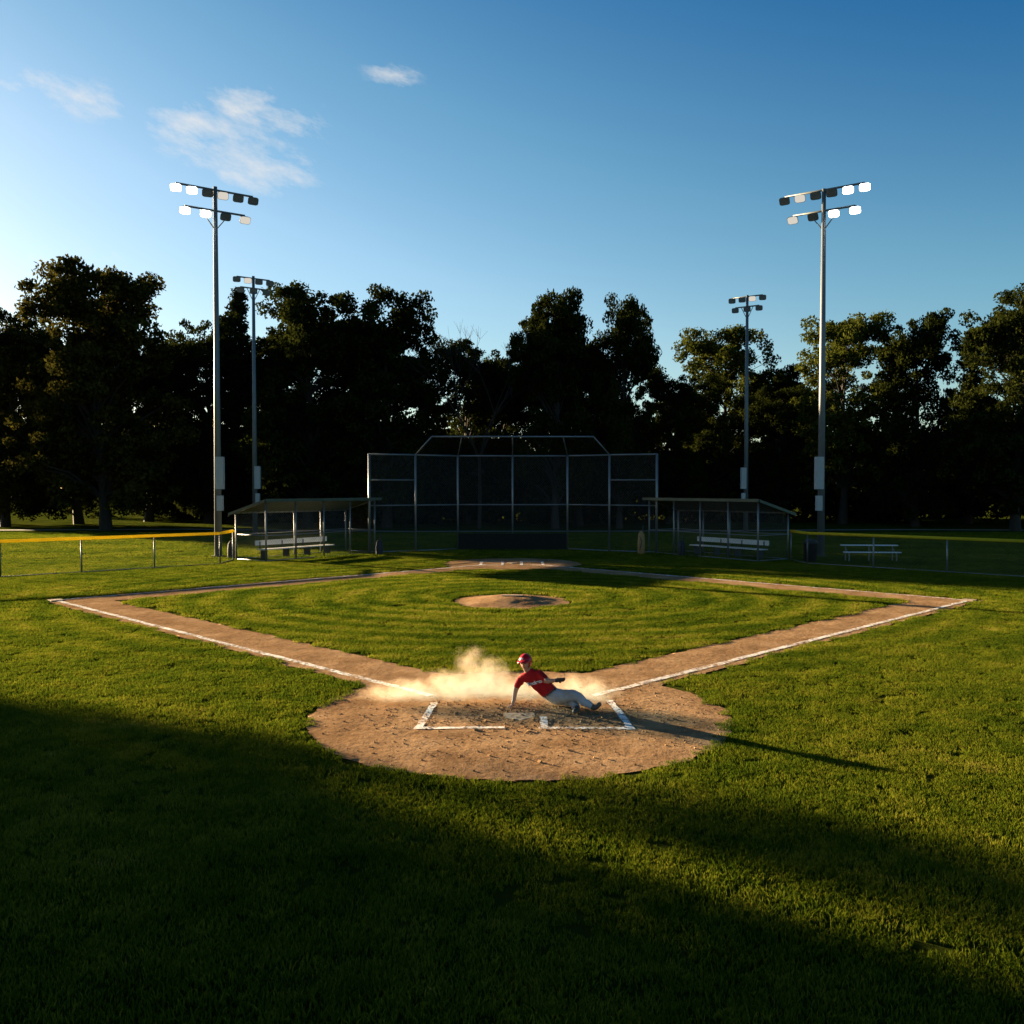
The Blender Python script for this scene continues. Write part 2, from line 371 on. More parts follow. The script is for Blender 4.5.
# ------------------------------------------------------------ trees
def leaves(centers,rads,per,size,flat=1.0,seed=0):
    r=np.random.default_rng(seed); C=[];
    for c,rd,k in zip(centers,rads,per):
        d=r.normal(size=(k,3)); d/=np.linalg.norm(d,axis=1)[:,None]
        q=d*(rd*r.uniform(.15,1.08,k)**.6)[:,None]; q[:,2]*=.66*flat; C.append(np.asarray(c)+q)
    C=np.concatenate(C); n=len(C)
    a=r.normal(size=(n,3)); a/=np.linalg.norm(a,axis=1)[:,None]; b=r.normal(size=(n,3)); b=np.cross(a,b); b/=np.linalg.norm(b,axis=1)[:,None]
    s=(size*r.uniform(.6,1.3,n))[:,None]
    V=np.stack([C-a*s,C-b*s*.55,C+a*s,C+b*s*.55],1).reshape(-1,3); F=np.arange(4*n).reshape(-1,4)
    return V,F
def tree_mesh(name,H,cr,base,seed,prof='oval',leafm=M_leaf,ncl=120,per=150,size=.17):
    r=random.Random(seed); mb=MB(); tr=H*.020
    lean=(r.uniform(-.4,.4),r.uniform(-.4,.4)); pts=[];rad=[]
    top=H*.84
    for i in range(8):
        t=i/7; pts.append((lean[0]*t*2+.15*math.sin(t*7+seed),lean[1]*t*2+.15*math.cos(t*6+seed),top*t)); rad.append(tr*(1-t)**.8*(1.0 if i else 1.35)+.03)
    mb.tube(pts,rad,9)
    cen=[];rd=[]
    ph=[r.random()*6.28 for _ in range(6)]
    if prof=='oval':
        subs=[]
        for i in range(20):
            if i<6: t=r.uniform(.0,.25)
            elif i<11: t=r.uniform(.68,.88)
            else: t=r.uniform(.2,.75)
            a=i*2.4+r.uniform(-.5,.5); e=math.sqrt(max(0,1-((t-.42)/.60)**2)); rr=cr*e*r.uniform(.42,.74)
            subs.append((rr*math.cos(a),rr*math.sin(a),base+(H-base)*t+cr*.08,cr*r.uniform(.28,.42)))
        subs.append((lean[0]*2,lean[1]*2,H-cr*.48,cr*.44)); subs.append((0,0,base+(H-base)*.22,cr*.55)); subs.append((0,0,base+(H-base)*.45,cr*.62)); subs.append((0,0,base+(H-base)*.66,cr*.56))
        for _ in range(ncl):
            s=r.choice(subs); d=Vector((r.gauss(0,1),r.gauss(0,1),r.gauss(0,1))).normalized()*s[3]*r.random()**.33
            z=s[2]+d.z*1.05
            if z>H-.5 or z<base*.8: continue
            cen.append((s[0]+d.x,s[1]+d.y,z)); rd.append(r.uniform(.5,1.2))
    else:
        for _ in range(ncl):
            t=r.random()**.9; z=base+(H-base)*t
            e=(1-t)**.9+.05
            a=r.random()*6.28
            e*=1+.22*math.sin(2*a+ph[0])+.16*math.sin(3*a+ph[1]+t*5)+.12*math.sin(9*t+ph[2])
            q=r.random()**.45; rr=cr*e*q
            cen.append((rr*math.cos(a)+lean[0]*t*2,rr*math.sin(a)+lean[1]*t*2,z+r.uniform(-.4,.4))); rd.append(r.uniform(.5,1.25)*(1.1-.4*t)*.8)
    for c in cen[::3]:
        dr=math.hypot(c[0],c[1])
        z0=max(base*1.15,c[2]-dr*.75); 
        if z0>c[2]-.2: continue
        t=min(.97,z0/top); k=t*7; i=int(min(6,k)); f=k-i
        p0=Vector(pts[i]).lerp(Vector(pts[i+1]),f); r0=tr*(1-t)**.8*.28+.025
        mid=p0.lerp(Vector(c),.5)+Vector((r.uniform(-.3,.3),r.uniform(-.3,.3),.10*(Vector(c)-p0).length))
        mb.tube([p0,mid,c],[r0,r0*.6,.02],5,cap=False)
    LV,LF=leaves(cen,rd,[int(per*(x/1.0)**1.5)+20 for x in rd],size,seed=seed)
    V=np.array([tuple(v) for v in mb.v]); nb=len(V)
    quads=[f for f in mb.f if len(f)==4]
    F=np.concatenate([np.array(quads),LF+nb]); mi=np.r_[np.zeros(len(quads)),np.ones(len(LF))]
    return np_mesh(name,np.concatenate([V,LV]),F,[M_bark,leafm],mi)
TM={
 'a':(tree_mesh('tree_a',19,7.0,2.0,1,'oval',M_leafg,ncl=480),19),
 'b':(tree_mesh('tree_b',19,6.6,1.6,12,'oval',ncl=460),19),
 'c':(tree_mesh('tree_c',19,6.0,1.4,23,'oval',ncl=430),19),
 'e':(tree_mesh('tree_e',19,6.8,1.8,57,'oval',ncl=460),19),
 'y':(tree_mesh('tree_y',19,6.6,2.8,34,'oval',M_leafy,ncl=380),19),
 'n':(tree_mesh('tree_n',20,3.8,1.0,6,'conifer',M_needle,ncl=230,per=130,size=.15),20),
 'd':(tree_mesh('tree_d',19,7.6,.6,8,'oval',ncl=520,per=150,size=.2),19),
}
NM={'a':'oak_tree','b':'maple_tree','c':'maple_tree','e':'oak_tree','y':'ash_tree','n':'spruce_tree','d':'oak_tree'}
def tree(k,x,y,H,wide=1,rot=0):
    me,h=TM[k]; o=bpy.data.objects.new(NM[k],me); link(o); s=H/h; o.scale=(s*wide,s*wide,s); o.location=(x,y,-.05); o.rotation_euler=(0,0,rot); return o
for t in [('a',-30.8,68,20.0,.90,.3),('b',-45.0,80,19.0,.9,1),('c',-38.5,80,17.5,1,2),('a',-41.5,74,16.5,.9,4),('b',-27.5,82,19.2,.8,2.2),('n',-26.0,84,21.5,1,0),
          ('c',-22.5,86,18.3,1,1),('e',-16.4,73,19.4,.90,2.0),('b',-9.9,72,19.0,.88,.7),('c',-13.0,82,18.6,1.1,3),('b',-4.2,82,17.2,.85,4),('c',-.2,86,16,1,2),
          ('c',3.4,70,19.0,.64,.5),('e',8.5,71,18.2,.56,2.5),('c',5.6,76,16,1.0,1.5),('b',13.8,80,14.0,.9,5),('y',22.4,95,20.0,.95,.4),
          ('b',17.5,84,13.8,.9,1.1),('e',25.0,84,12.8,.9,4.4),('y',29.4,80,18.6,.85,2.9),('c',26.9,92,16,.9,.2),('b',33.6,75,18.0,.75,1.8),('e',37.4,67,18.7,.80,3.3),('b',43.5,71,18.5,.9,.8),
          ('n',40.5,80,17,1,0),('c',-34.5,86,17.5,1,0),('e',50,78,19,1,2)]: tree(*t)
# trees left of the frame whose shadow crosses the foreground
for t_,s_,H in [(30,8.5,18),(31,15.5,18),(29,22.5,18),(33,30.5,18),(40,8.9,20),(43,14.5,19),(44,22,19),(50,12,20)]:
    tree('d',-10.8-.811*t_-.585*s_,19+.585*t_-.811*s_,H,1.0,t_)
# bare tree
mb=MB(); r=random.Random(5)
def br(p,d,ln,rad,dep):
    p=Vector(p); q=p+d*ln; mb.tube([p,p.lerp(q,.5)+Vector((r.uniform(-.1,.1),r.uniform(-.1,.1),0))*ln*.3,q],[rad,rad*.8,rad*.6],5,cap=False)
    if dep==0: return
    for _ in range(3 if dep>1 else 4):
        nd=(d+Vector((r.uniform(-.7,.7),r.uniform(-.7,.7),r.uniform(-.1,.5)))).normalized(); br(q,nd,ln*r.uniform(.6,.8),rad*.55,dep-1)
br((0,0,0),Vector((0,0,1)),7,.24,5)
o=mb.obj('bare_tree',[M_bark]); o.location=(-2.6,72,0)
zt=max(v.co.z for v in o.data.vertices); o.scale=(17.2/zt,)*3
# dark understory and distant woods
def mass(name,bands,rr,per,size,seed):
    r=random.Random(seed); cen=[];rd=[]
    for pts,hh in bands:
      for (x0,y0),(x1,y1) in zip(pts[:-1],pts[1:]):
        ln=math.hypot(x1-x0,y1-y0); n=int(ln*hh/ (rr*rr*.7))
        for _ in range(n):
            t=r.random(); x=x0+(x1-x0)*t; y=y0+(y1-y0)*t+r.uniform(-2.5,2.5)
            top=hh*(.78+.22*math.sin(x*.35+seed)+.25*noise.noise(Vector((x*.12,y*.1,seed))))
            cen.append((x,y,r.uniform(0,max(1,top)))); rd.append(rr*r.uniform(.7,1.3))
    V,F=leaves(cen,rd,[per]*len(cen),size,seed=seed); me=np_mesh(name,V,F,[M_leaf]); link(bpy.data.objects.new(name,me))
mass('understory_shrubs',[([(-46,98),(-30,94),(-8,91),(0,90),(20,94),(36,98),(60,92)],11.5),([(-26,86),(-6,82),(8,82),(22,86),(60,84)],3.8)],1.8,110,.36,3)
ring=[]
for a in range(-105,106,15): ring.append((230*math.sin(R(a)),60+150*math.cos(R(a))))
mass('distant_treeline',[(ring,12)],3.6,110,.85,9)
def strip(name,pts,wd,mat,z=.02):
    V=[];F=[]
    for i,p in enumerate(pts):
        a=Vector(pts[max(0,i-1)]);b=Vector(pts[min(len(pts)-1,i+1)]); t=(b-a).normalized(); n=Vector((-t.y,t.x))*wd/2; p=Vector(p)
        V+= [(*(p+n),z),(*(p-n),z)]
    for i in range(len(pts)-1): F.append((2*i,2*i+1,2*i+3,2*i+2))
    return mesh_obj(name,V,F,[mat])
strip('footpath',[(-70,72),(-40,68),(-25,69.5),(-8,66),(10,66.5),(30,69),(60,66)],1.4,M_conc,.03)
# ------------------------------------------------------------ backstop
bs=empty('backstop'); fr=MB(); nt_=MB()
pts=[(-6.95,43.9),(-4.8,44.9),(-2.78,46.3),(2.85,46.3),(4.85,44.9),(7.05,43.9)]; Z=4.85
for p in pts: fr.tube([(p[0],p[1],0),(p[0],p[1],Z+.03)],.05 if p not in(pts[0],pts[5]) else .06,10)
fr.tube([(.03,46.3,0),(.03,46.3,Z)],.045,10)
for a,b in zip(pts[:-1],pts[1:]):
    for z in (.08,2.35,Z) + ((3.6,) if a in (pts[0],pts[4]) else ()):
        fr.tube([(a[0],a[1],z),(b[0],b[1],z)],.03 if z!=Z else .038,8)
    nt_.net((*a,.08),(*b,.08),(*b,Z),(*a,Z))
T=[(-3.95,44.3,5.72),(4.0,44.3,5.72)]
fr.tube(T,.038,8)
fr.tube([(pts[1][0],pts[1][1],Z),T[0]],.034,8); fr.tube([(pts[4][0],pts[4][1],Z),T[1]],.034,8)
for x,tx in ((-2.78,-2.45),(2.85,2.5),(.03,.03)): fr.tube([(x,46.3,Z),(tx,44.3,5.72)],.03,8)
nt_.net((-2.78,46.3,Z),(2.85,46.3,Z),(2.5,44.3,5.72),(-2.45,44.3,5.72))
nt_.net((-4.8,44.9,Z),(-2.78,46.3,Z),(-2.45,44.3,5.72),T[0])
nt_.net((2.85,46.3,Z),(4.85,44.9,Z),T[1],(2.5,44.3,5.72))
fr.obj('frame',[M_galv],True,bs); nt_.obj('chain_link_mesh',[M_wire],False,bs)
m=MB(); m.box((.03,46.15,.46),(5.5,.12,.84)); 
for x in (-1.8,0,1.85): m.box((x,46.08,.46),(.03,.03,.84))
m.obj('padding',[M_pad],False,bs)
# ------------------------------------------------------------ dugouts
def dugout(s):
    e=empty('dugout'); fr=MB(); ne=MB()
    a=Vector((-10.6*s,38.8,0)); b=Vector((-6.75*s,44.3,0)); t=(b-a).normalized(); p=Vector((-t.y,t.x,0))*s*2.0
    zf,zb=2.62,2.1; n=4
    for i in range(n+1):
        c=a.lerp(b,i/n); fr.tube([c,c+Vector((0,0,zf))],.04,8)
        c2=c+p
        fr.tube([c2,c2+Vector((0,0,zb))],.04,8)
    up=Vector((0,0,1))
    for z in (.06,1.15): 
        fr.tube([a+up*z,b+up*z],.022,6); fr.tube([a+p+up*z,b+p+up*z],.022,6); fr.tube([a+up*z,a+p+up*z],.022,6); fr.tube([b+up*z,b+p+up*z],.022,6)
    fr.tube([a+up*zf,b+up*zf],.035,8); fr.tube([a+p+up*zb,b+p+up*zb],.035,8)
    fr.tube([a+up*zf,a+p+up*zb],.03,8); fr.tube([b+up*zf,b+p+up*zb],.03,8)
    g0,g1=a.lerp(b,.0),a.lerp(b,.75)
    ne.net(g0+up*.05,g1+up*.05,g1+up*zf,g0+up*zf)
    ne.net(a+p,b+p,b+p+up*zb,a+p+up*zb); ne.net(a,a+p,a+p+up*zb,a+up*zf); ne.net(b,b+p,b+p+up*zb,b+up*zf)
    fr.obj('frame',[M_galv],True,e); ne.obj('chain_link_mesh',[M_wire],False,e)
    V=[];F=[];k=70; o=.22; pn=p.normalized()
    a2=a-t*o-pn*o; b2=b+t*o-pn*o; a3=a-t*o+p+pn*o; b3=b+t*o+p+pn*o
    for i in range(k+1):
        z=.025*math.sin(i*math.pi/1.5)
        q0=a2.lerp(b2,i/k)+up*(zf+.10+z); q1=a3.lerp(b3,i/k)+up*(zb-.02+z)
        V+= [q0,q1,q0-up*.02,q1-up*.02]
    for i in range(k):
        j=4*i; F+= [(j,j+1,j+5,j+4),(j+2,j+6,j+7,j+3),(j,j+4,j+6,j+2),(j+1,j+3,j+7,j+5)]
    mesh_obj('roof',V,F,[M_roof],parent=e)
    m=MB(); ang=math.atan2(t.y,t.x); Mr=Matrix.Rotation(ang,3,'Z')
    m.box(a2.lerp(b2,.5)+up*(zf+.05)-pn*.03,((b2-a2).length,.03,.13),0,Mr)
    m.quad(a2+up*(zf+.10)-t*.03,a3+up*(zb)-t*.03,a3+up*(zb-.13)-t*.03,a2+up*(zf-.02)-t*.03)
    m.obj('fascia',[M_roof],False,e)
    bench=empty('players_bench'); m=MB()
    c=a.lerp(b,.42)+p*.62
    for dy,dz in((-.13,.46),(.13,.46)): m.box(c+Mr@Vector((0,dy,dz)),(4.3,.22,.04),0,Mr)
    m.box(c+Mr@Vector((0,s*.30,.74)),(4.3,.035,.22),0,Mr)
    m.obj('seat_and_back',[M_wood],False,bench); m=MB()
    for dx in(-1.9,-.63,.63,1.9):
        m.box(c+Mr@Vector((dx,0,.22)),(.05,.4,.44),0,Mr); m.box(c+Mr@Vector((dx,s*.27,.6)),(.04,.03,.4),0,Mr)
    m.obj('legs',[M_dark],False,bench)
dugout(1); dugout(-1.0)
# ------------------------------------------------------------ fences
def fence(pts,h=1.3):
    e=empty('chain_link_fence'); fr=MB(); ne=MB(); cp=MB()
    for a,b in zip(pts[:-1],pts[1:]):
        a=Vector((*a,0));b=Vector((*b,0));n=max(1,round((b-a).length/2.7)); up=Vector((0,0,1))
        for i in range(n+1): c=a.lerp(b,i/n); fr.tube([c,c+up*(h-.06)],.032,8)
        fr.tube([a+up*.05,b+up*.05],.018,6); cp.tube([a+up*(h+.01),b+up*(h+.01)],.06,10)
        ne.net(a+up*.03,b+up*.03,b+up*(h-.04),a+up*(h-.04))
    fr.obj('posts',[M_galv],True,e); ne.obj('chain_link_mesh',[M_wire],False,e); cp.obj('yellow_top_cap',[M_cap],True,e)
fence([(-40,18),(-29,24.8),(-18.2,32),(-12.2,37.6),(-12.3,39.7)]); fence([(12.3,39.7),(12.4,37.8),(18.4,32),(29,24.8),(40,18)])
# ------------------------------------------------------------ light poles
def pole(x,y,H,s,span,rows,lit,box_off):
    e=empty('field_light_pole',(x,y,0)); m=MB()
    m.tube([(0,0,0),(0,0,H*.5),(0,0,H)],[.17,.135,.09],14); m.tube([(0,0,0),(0,0,.06)],.3,12)
    m.obj('shaft',[M_pole],True,e)
    d=Vector((.83,.56*s,0)).normalized()
    arm=MB(); fx=MB(); up=Vector((0,0,1))
    for r_,z in enumerate(rows):
        w_=span*(1-.22*r_); arm.tube([-d*w_/2+up*z,d*w_/2+up*z],.05,8)
        n=len(lit[r_])
        for i in range(n):
            t=-.5+i/(n-1); c=d*w_*t+up*(z-.17)
            tgt=Vector((-3*s+(i-n/2)*1.5,18+r_*5,0)); aim=(tgt-Vector((x,y,H)));
            aim.normalize()
            sx=aim.cross(up).normalized(); sy=sx.cross(aim).normalized()
            arm.tube([d*w_*t+up*z,c-aim*.05],.03,6)
            def rect(o,a,b,k=12):
                pts=[]
                for q in range(k):
                    an=2*math.pi*(q+.5)/k; ca,sa=math.cos(an),math.sin(an)
                    ex=.45; pts.append(c+aim*o+sx*a*math.copysign(abs(ca)**ex,ca)+sy*b*math.copysign(abs(sa)**ex,sa))
                return pts
            fx.loft([rect(-.22,.07,.06),rect(-.16,.13,.10),rect(.02,.23,.17),rect(.10,.25,.19)],0)
            L_=lit[r_][i]; fx.loft([rect(.101,.235,.172),rect(.112,.235,.172)],1 if L_==2 else 2 if L_==1 else 3)
    arm.tube([(0,0,rows[-1]-.9),-d*span*.2+Vector((0,0,rows[-1]))],.025,6); arm.tube([(0,0,rows[-1]-.9),d*span*.2+Vector((0,0,rows[-1]))],.025,6)
    arm.obj('crossarms',[M_pole],True,e); fx.obj('floodlights',[M_dark,M_lit,M_dim,M_glass],False,e)
    m=MB(); m.box((box_off,-.05,3.9),(.36,.3,1.5)); m.box((box_off,-.05,2.5),(.26,.24,.7)); m.obj('electrical_cabinets',[M_cab],False,e)
pole(-13.7,42,17.1,1,3.5,(16.95,16.0),((2,2,0,1,0,0),(2,2,0,1)),.12)
pole(14.4,42,17.0,-1,3.6,(16.95,16.0),((0,1,0,0,2,2),(1,0,2,2)),-.12)
pole(-17.1,60,17.2,1,2.2,(17.05,16.4),((0,1,0,0),(0,0,0)),.2)
pole(16.6,64,16.8,-1,2.2,(16.7,16.0),((0,0,1,0),(0,0,0)),-.2)
# ------------------------------------------------------------ bleacher bench, trash can, bags
def bleacher(x,y,rot):
    e=empty('bleacher_bench',(x,y,0)); e.rotation_euler=(0,0,rot); m=MB(); k=MB()
    m.box((0,0,.42),(2.4,.26,.04)); m.box((0,.45,.70),(2.4,.26,.04))
    for dx in(-1,0,1):
        k.tube([(dx,-.1,0),(dx,-.1,.40)],.025,6);k.tube([(dx,.45,0),(dx,.45,.68)],.025,6);k.tube([(dx,-.1,.3),(dx,.45,.6)],.02,6)
    m.obj('seats',[M_wood],False,e);k.obj('frame',[M_galv],False,e)
bleacher(15.6,39.0,-.08)
def can(x,y):
    e=empty('trash_can',(x,y,0)); m=MB(); m.tube([(0,0,0),(0,0,.8),(0,0,.82),(0,0,.86)],[.26,.3,.33,.33],18); m.obj('drum',[M_dark],True,e)
    m=MB(); m.tube([(0,0,.86),(0,0,.95),(0,0,1.0)],[.32,.24,.08],18); m.obj('lid',[M_dark],True,e)
can(12.9,38.9)
M_bagd=simple('bag_fabric_dark',(.03,.03,.035),.8); M_bagt=simple('bag_fabric_tan',(.34,.20,.08),.8)
def bag(x,y,h,mat,name='equipment_bag'):
    e=empty(name,(x,y,0)); m=MB(); m.tube([(0,0,0),(0,0,.05),(0,0,h*.5),(0,0,h*.85),(0,0,h)],[.12,.17,.18,.15,.06],12); o=m.obj('sack',[mat],True,e)
    m=MB(); m.tube([(-.1,-.1,h*.8),(0,-.22,h*.55),(-.1,-.15,h*.2)],.02,6); m.tube([(.03,0,h*.7),(.1,.03,h+.25)],[.02,.035],8); m.obj('strap_and_bat',[M_dark],True,e)
bag(-6.3,42.7,.75,M_bagd); bag(-12.75,40.9,.8,M_bagd); bag(7.9,42.0,.75,M_bagd); bag(6.2,43.2,1.15,M_bagt)
# ------------------------------------------------------------ child
M_red=simple('red_jersey',(.45,.012,.015),.8,var=.3,scale=14,bump=.4,spec=.2)
M_pant=simple('grey_baseball_pants',(.42,.45,.50),.8,c2=(.31,.29,.27),scale=7,bump=.4,spec=.2)
M_skin=simple('skin',(.45,.24,.16),.55,var=.15); M_shoe=simple('cleats',(.05,.045,.04),.6,c2=(.16,.11,.07))
M_glove=simple('batting_glove',(.03,.03,.03),.6); M_helm=simple('helmet_plastic',(.42,.010,.014),.25,var=.08)
M_white=simple('white_lettering',(.8,.78,.75),.7,var=.05)
M_eye=simple('eye_dark',(.03,.02,.015),.2); M_lip=simple('lips',(.36,.14,.11),.5); M_hair=simple('brown_hair',(.08,.045,.025),.8)
kid=empty('sliding_child_baseball_player')
def skin(name,V,Eg,Rd,root=0,sub=2):
    me=bpy.data.meshes.new(name); me.from_pydata(V,Eg,[]); o=bpy.data.objects.new(name,me); link(o)
    md=o.modifiers.new('s','SKIN'); md.use_smooth_shade=True; 
    if not me.skin_vertices: me.skin_vertices.new()
    for i,sv in enumerate(me.skin_vertices[0].data): sv.radius=(Rd[i],Rd[i]) if not isinstance(Rd[i],tuple) else Rd[i]; sv.use_root=(i==root)
    s=o.modifiers.new('b','SUBSURF'); s.levels=sub; s.render_levels=sub
    dg=bpy.context.evaluated_depsgraph_get(); dg.update()
    m2=bpy.data.meshes.new_from_object(o.evaluated_get(dg)); bpy.data.objects.remove(o)
    ob=bpy.data.objects.new(name,m2); link(ob); ob.parent=kid; 
    m2.polygons.foreach_set('use_smooth',[True]*len(m2.polygons)); return ob
B={ 'pel':((.56,13.08,.16),.125),'bel':((.47,13.06,.28),.125),'che':((.34,13.04,.42),.135),'nb':((.25,13.03,.52),.07),'nk':((.215,13.02,.57),.048),'hd':((.20,13.0,.64),.075),
 'rs':((.17,13.06,.465),.070),'rm':((.095,13.08,.36),.060),'re':((.055,13.10,.27),.042),'rw':((.025,13.06,.10),.030),'rp':((.005,13.03,.058),.030),
 'ls':((.40,12.95,.52),.068),'lm':((.455,12.87,.48),.058),'le':((.50,12.80,.44),.042),'lw':((.62,12.72,.475),.028),'lp':((.665,12.70,.48),.030),
 'lh':((.66,12.98,.17),.112),'lk':((.90,12.86,.24),.084),'lc':((1.02,12.81,.16),.070),'la':((1.13,12.76,.10),.050),'lf':((1.19,12.74,.07),.042),'lt':((1.26,12.71,.16),.032),
 'rh':((.62,13.15,.13),.105),'rk':((.86,13.02,.11),.084),'rc':((.90,12.87,.09),.066),'ra':((.93,12.76,.07),.050),'rf':((.92,12.69,.06),.040),'rt':((.86,12.58,.055),.030)}
ks=list(B); ix={k:i for i,k in enumerate(ks)}
lab={('pel','bel'):1,('bel','che'):0,('che','nb'):0,('nb','nk'):2,('nk','hd'):2,('che','rs'):0,('rs','rm'):0,('rm','re'):0,('re','rw'):2,('rw','rp'):2,('che','ls'):0,('ls','lm'):0,('lm','le'):0,('le','lw'):2,('lw','lp'):4,
 ('pel','lh'):1,('lh','lk'):1,('lk','lc'):1,('lc','la'):1,('la','lf'):3,('lf','lt'):3,('pel','rh'):1,('rh','rk'):1,('rk','rc'):1,('rc','ra'):1,('ra','rf'):3,('rf','rt'):3}
ed=list(lab)
body=skin('body',[B[k][0] for k in ks],[(ix[a],ix[b]) for a,b in ed],[B[k][1] for k in ks],0,3)
for mm in (M_red,M_pant,M_skin,M_shoe,M_glove,M_dark): body.data.materials.append(mm)
np_=len(body.data.polygons); C=np.array([tuple(p.center) for p in body.data.polygons]); best=np.full(np_,1e9); lb=np.zeros(np_,int); eb=np.zeros(np_,int)
for j,e_ in enumerate(ed):
    a,b=np.array(B[e_[0]][0]),np.array(B[e_[1]][0]); t=np.clip((C-a)@(b-a)/((b-a)@(b-a)),0,1)
    d=np.linalg.norm(C-(a+t[:,None]*(b-a)),axis=1)-(B[e_[0]][1]*(1-t)+B[e_[1]][1]*t)
    k=np.full(np_,lab[e_])
    if e_ in(('rm','re'),('lm','le')): k=np.where(t<.7,0,2)
    q=d<best; best[q]=d[q]; lb[q]=k[q]; eb[q]=j
a,b=np.array(B['pel'][0]),np.array(B['che'][0]); q=(C-a)@(b-a)/((b-a)@(b-a))
core=np.isin(eb,[i for i,e_ in enumerate(ed) if e_ in (('pel','bel'),('bel','che'),('pel','lh'),('pel','rh'))])
lb=np.where(core,np.where(q<.24,1,np.where(q<.31,5,0)),lb)
body.data.polygons.foreach_set('material_index',lb.astype(np.int32))
nrm=[v_.normal.copy() for v_ in body.data.vertices]
for v_,nn in zip(body.data.vertices,nrm):
    c=v_.co.copy(); n_=noise.noise(c*13)*.012+noise.noise(Vector((c.x*30+c.z*30,c.y*12,c.z*8)))*.007
    if c.z>.03 and .1<c.x<1.1: v_.co=c+nn*n_
def hand(c,fw,side,up,mat,curl,nm):
    c=Vector(c);fw=Vector(fw).normalized();side=Vector(side).normalized();up=Vector(up).normalized()
    V=[];F=[];n=12
    for i in range(n+1):
        th=math.pi*i/n
        for j in range(16):
            ph=2*math.pi*j/16; V.append(c-fw*.012+side*.034*math.sin(th)*math.cos(ph)+up*.015*math.sin(th)*math.sin(ph)+fw*.048*math.cos(th))
    for i in range(n):
        for j in range(16): F.append((i*16+j,(i+1)*16+j,(i+1)*16+(j+1)%16,i*16+(j+1)%16))
    mesh_obj(nm+'_palm',V,F,[mat],True,parent=kid)
    for i,(o,ln) in enumerate(((-.024,.046),(-.008,.056),(.008,.052),(.023,.040))):
        a=c+side*o; p=[a+fw*.006,a+fw*.030,a+fw*(.030+ln*.45)-up*curl*.010,a+fw*(.030+ln*.8)-up*curl*.028]
        ob=skin(nm+'_finger',[tuple(q) for q in p],[(0,1),(1,2),(2,3)],[.0095,.0088,.008,.0065],0,1); ob.data.materials.append(mat)
    a=c-fw*.022-side*.018; p=[a,a-side*.024+fw*.014,a-side*.034+fw*.04-up*.006]
    ob=skin(nm+'_thumb',[tuple(q) for q in p],[(0,1),(1,2)],[.011,.010,.008],0,1); ob.data.materials.append(mat)
hand((-.005,13.012,.045),(-.6,-.7,-.12),(.7,-.6,0),(0,0,1),M_skin,.5,'right_hand')
hand((.69,12.692,.487),(.9,-.2,.1),(.1,-.3,.9),(.2,-.9,-.2),M_glove,1.0,'left_hand')
hd=empty('head',(.195,12.98,.675)); hd.parent=kid
face=Vector((-.40,-.90,-.06)).normalized(); upv=Vector((-.10,0,1)); rt=upv.cross(face).normalized(); upv=face.cross(rt).normalized()
rt=(-face).cross(upv).normalized()
HM=Matrix((rt,-face,upv)).transposed()
hd.rotation_euler=HM.to_euler()
def sph(name,c,r,mat,fn=None,n=24):
    V=[];F=[]
    for i in range(n+1):
        th=math.pi*i/n
        for j in range(2*n):
            ph=math.pi*j/n; p=Vector((math.sin(th)*math.cos(ph),math.sin(th)*math.sin(ph),math.cos(th)))
            if fn: p=fn(p)
            V.append((p.x*r[0]+c[0],p.y*r[1]+c[1],p.z*r[2]+c[2]))
    for i in range(n):
        for j in range(2*n):
            j2=(j+1)%(2*n); F.append((i*2*n+j,(i+1)*2*n+j,(i+1)*2*n+j2,i*2*n+j2))
    return mesh_obj(name,V,F,[mat],True,parent=hd)
def skull(p):
    q=p.copy()
    if q.z<0: k=1+q.z*.28; q.x*=k; q.y*= (1+q.z*.12)
    if q.y<-.3:
        q.y-= .16*math.exp(-((q.x/.15)**2+((q.z+.14)/.15)**2)); q.y+=.07*math.exp(-(((abs(q.x)-.34)/.17)**2+((q.z-.05)/.12)**2)); q.y-=.06*math.exp(-((q.x/.3)**2+((q.z+.85)/.2)**2))
    return q
sph('face',(0,0,0),(.074,.090,.108),M_skin,skull)
for s in(-1,1):
    sph('eye',(s*.027,-.080,.004),(.012,.007,.007),M_eye,n=8); sph('ear',(s*.074,.005,-.01),(.008,.016,.026),M_skin,n=8)
    sph('eyebrow',(s*.028,-.086,.022),(.016,.005,.0035),M_hair,n=8)
sph('mouth',(0,-.083,-.055),(.022,.006,.006),M_lip,n=8)
sph('hair',(0,.012,.008),(.077,.088,.103),M_hair,lambda p:p if (p.y>-.15 or p.z>.55) else Vector((p.x*.9,p.y*.8,p.z*.9)))
V=[];F=[];n=36;K=72
def edge(y):
    if y<-.055: return .040
    if y<-.030: return .040-(y+.055)/.025*.115
    if y<.045: return -.075
    return -.075+min(1,(y-.045)/.05)*.035
for i in range(n+1):
    for j in range(K):
        ph=2*math.pi*j/K; th=math.pi*.5*i/n*1.75
        p=Vector((math.sin(th)*math.cos(ph),math.sin(th)*math.sin(ph),math.cos(th)))
        V.append((p.x*.096,p.y*.116+.006,p.z*.110+.022))
def ok(q): return q[2]>edge(q[1])
for i,q in enumerate(V):
    if q[2]<edge(q[1]) and q[2]>edge(q[1])-.02: V[i]=(q[0],q[1],edge(q[1])+.0001)
for i in range(n):
    for j in range(K):
        j2=(j+1)%K; f=(i*K+j,(i+1)*K+j,(i+1)*K+j2,i*K+j2)
        if all(ok(V[k]) for k in f): F.append(f)
hm=mesh_obj('batting_helmet',V,F,[M_helm],True,parent=hd); sm=hm.modifiers.new('t','SOLIDIFY'); sm.thickness=.008
V=[];F=[]
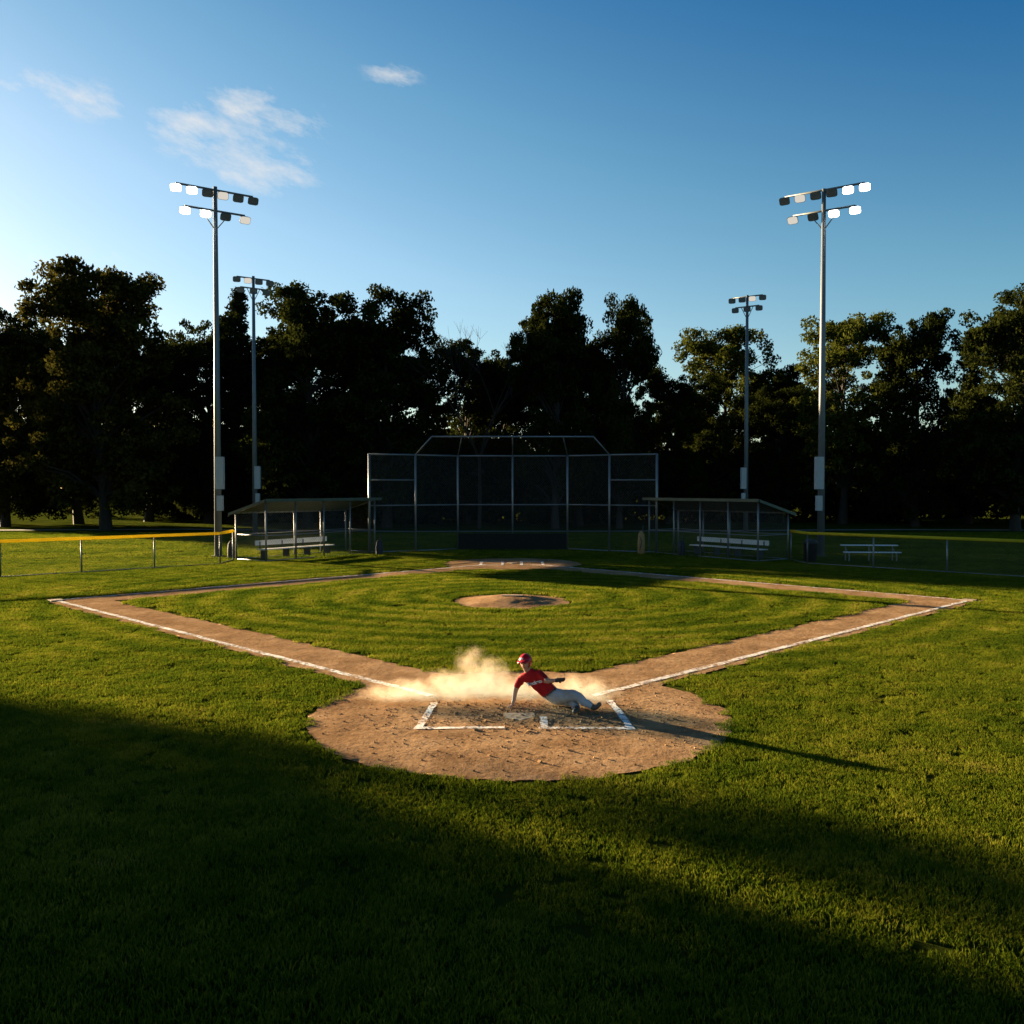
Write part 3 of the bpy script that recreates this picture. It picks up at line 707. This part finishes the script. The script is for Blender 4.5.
for i in range(17):
    a=math.pi*(i/16); 
    for k in range(4):
        t=k/3; x=math.cos(a)*(.088); y=-.06-math.sin(a)*(.045+.065*t)-t*.008; V.append((x*(1-.06*t),y,.050-.016*t-.02*abs(math.cos(a))**2*t))
for i in range(16):
    for k in range(3): j=i*4+k; F.append((j,j+1,j+5,j+4))
hb=mesh_obj('helmet_brim',V,F,[M_helm],True,parent=hd); sm=hb.modifiers.new('t','SOLIDIFY'); sm.thickness=.007
sph('helmet_logo',(0,-.108,.083),(.020,.006,.016),M_white,n=8)
cu=bpy.data.curves.new('t','FONT'); cu.body='Rockets'; cu.size=.068; cu.align_x='CENTER'; cu.offset=.003
to=bpy.data.objects.new('t',cu); link(to); dg=bpy.context.evaluated_depsgraph_get(); me=bpy.data.meshes.new_from_object(to.evaluated_get(dg)); bpy.data.objects.remove(to)
te=bpy.data.objects.new('jersey_lettering',me); link(te); te.parent=kid; me.materials.append(M_white)
te.location=(.325,12.80,.395); te.rotation_euler=(R(80),R(-16),0)
sw=te.modifiers.new('w','SHRINKWRAP'); sw.target=body; sw.wrap_method='PROJECT'; sw.use_project_z=True; sw.use_negative_direction=True; sw.use_positive_direction=False; sw.offset=.006
# ------------------------------------------------------------ dust
M_dust,nt,out=newmat('dust'); tc=N(nt,'ShaderNodeTexCoord'); P_=tc.outputs['Object']
tot=None
for c,r_,k in (((-.42,.1,.24),(.58,.45,.50),1.0),((-.75,.05,.18),(.98,.5,.34),1.0),((-1.45,0,.10),(.95,.45,.28),1.0),((1.0,-.15,.12),(.72,.5,.36),1.05),((.0,.1,.12),(.9,.5,.30),.95),((-.62,.15,.56),(.34,.3,.32),.6)):
    a=N(nt,'ShaderNodeVectorMath',operation='SUBTRACT'); L(nt,P_,a.inputs[0]); a.inputs[1].default_value=c
    b=N(nt,'ShaderNodeVectorMath',operation='DIVIDE'); L(nt,a.outputs[0],b.inputs[0]); b.inputs[1].default_value=r_
    ln=N(nt,'ShaderNodeVectorMath',operation='LENGTH'); L(nt,b.outputs[0],ln.inputs[0])
    q=math_(nt,'MULTIPLY',math_(nt,'SUBTRACT',1,ln.outputs['Value'],clamp=True),k)
    tot=q if tot is None else math_(nt,'MAXIMUM',tot,q)
nz=noise_(nt,P_,5.2,5,.70)
de=math_(nt,'SUBTRACT',math_(nt,'ADD',nz,math_(nt,'MULTIPLY',tot,.50)),.57,clamp=True)
de=math_(nt,'MULTIPLY',math_(nt,'MULTIPLY',de,math_(nt,'MULTIPLY',tot,4,clamp=True)),6.8)
vs=N(nt,'ShaderNodeVolumeScatter'); vs.inputs['Color'].default_value=(.86,.65,.47,1); vs.inputs['Anisotropy'].default_value=.2; L(nt,de,vs.inputs['Density'])
L(nt,vs.outputs[0],out.inputs['Volume'])
m=MB(); m.box((-.35,0,.48),(4.2,1.1,.90)); o=m.obj('dust_cloud',[M_dust]); o.location=(0,13.3,.05)
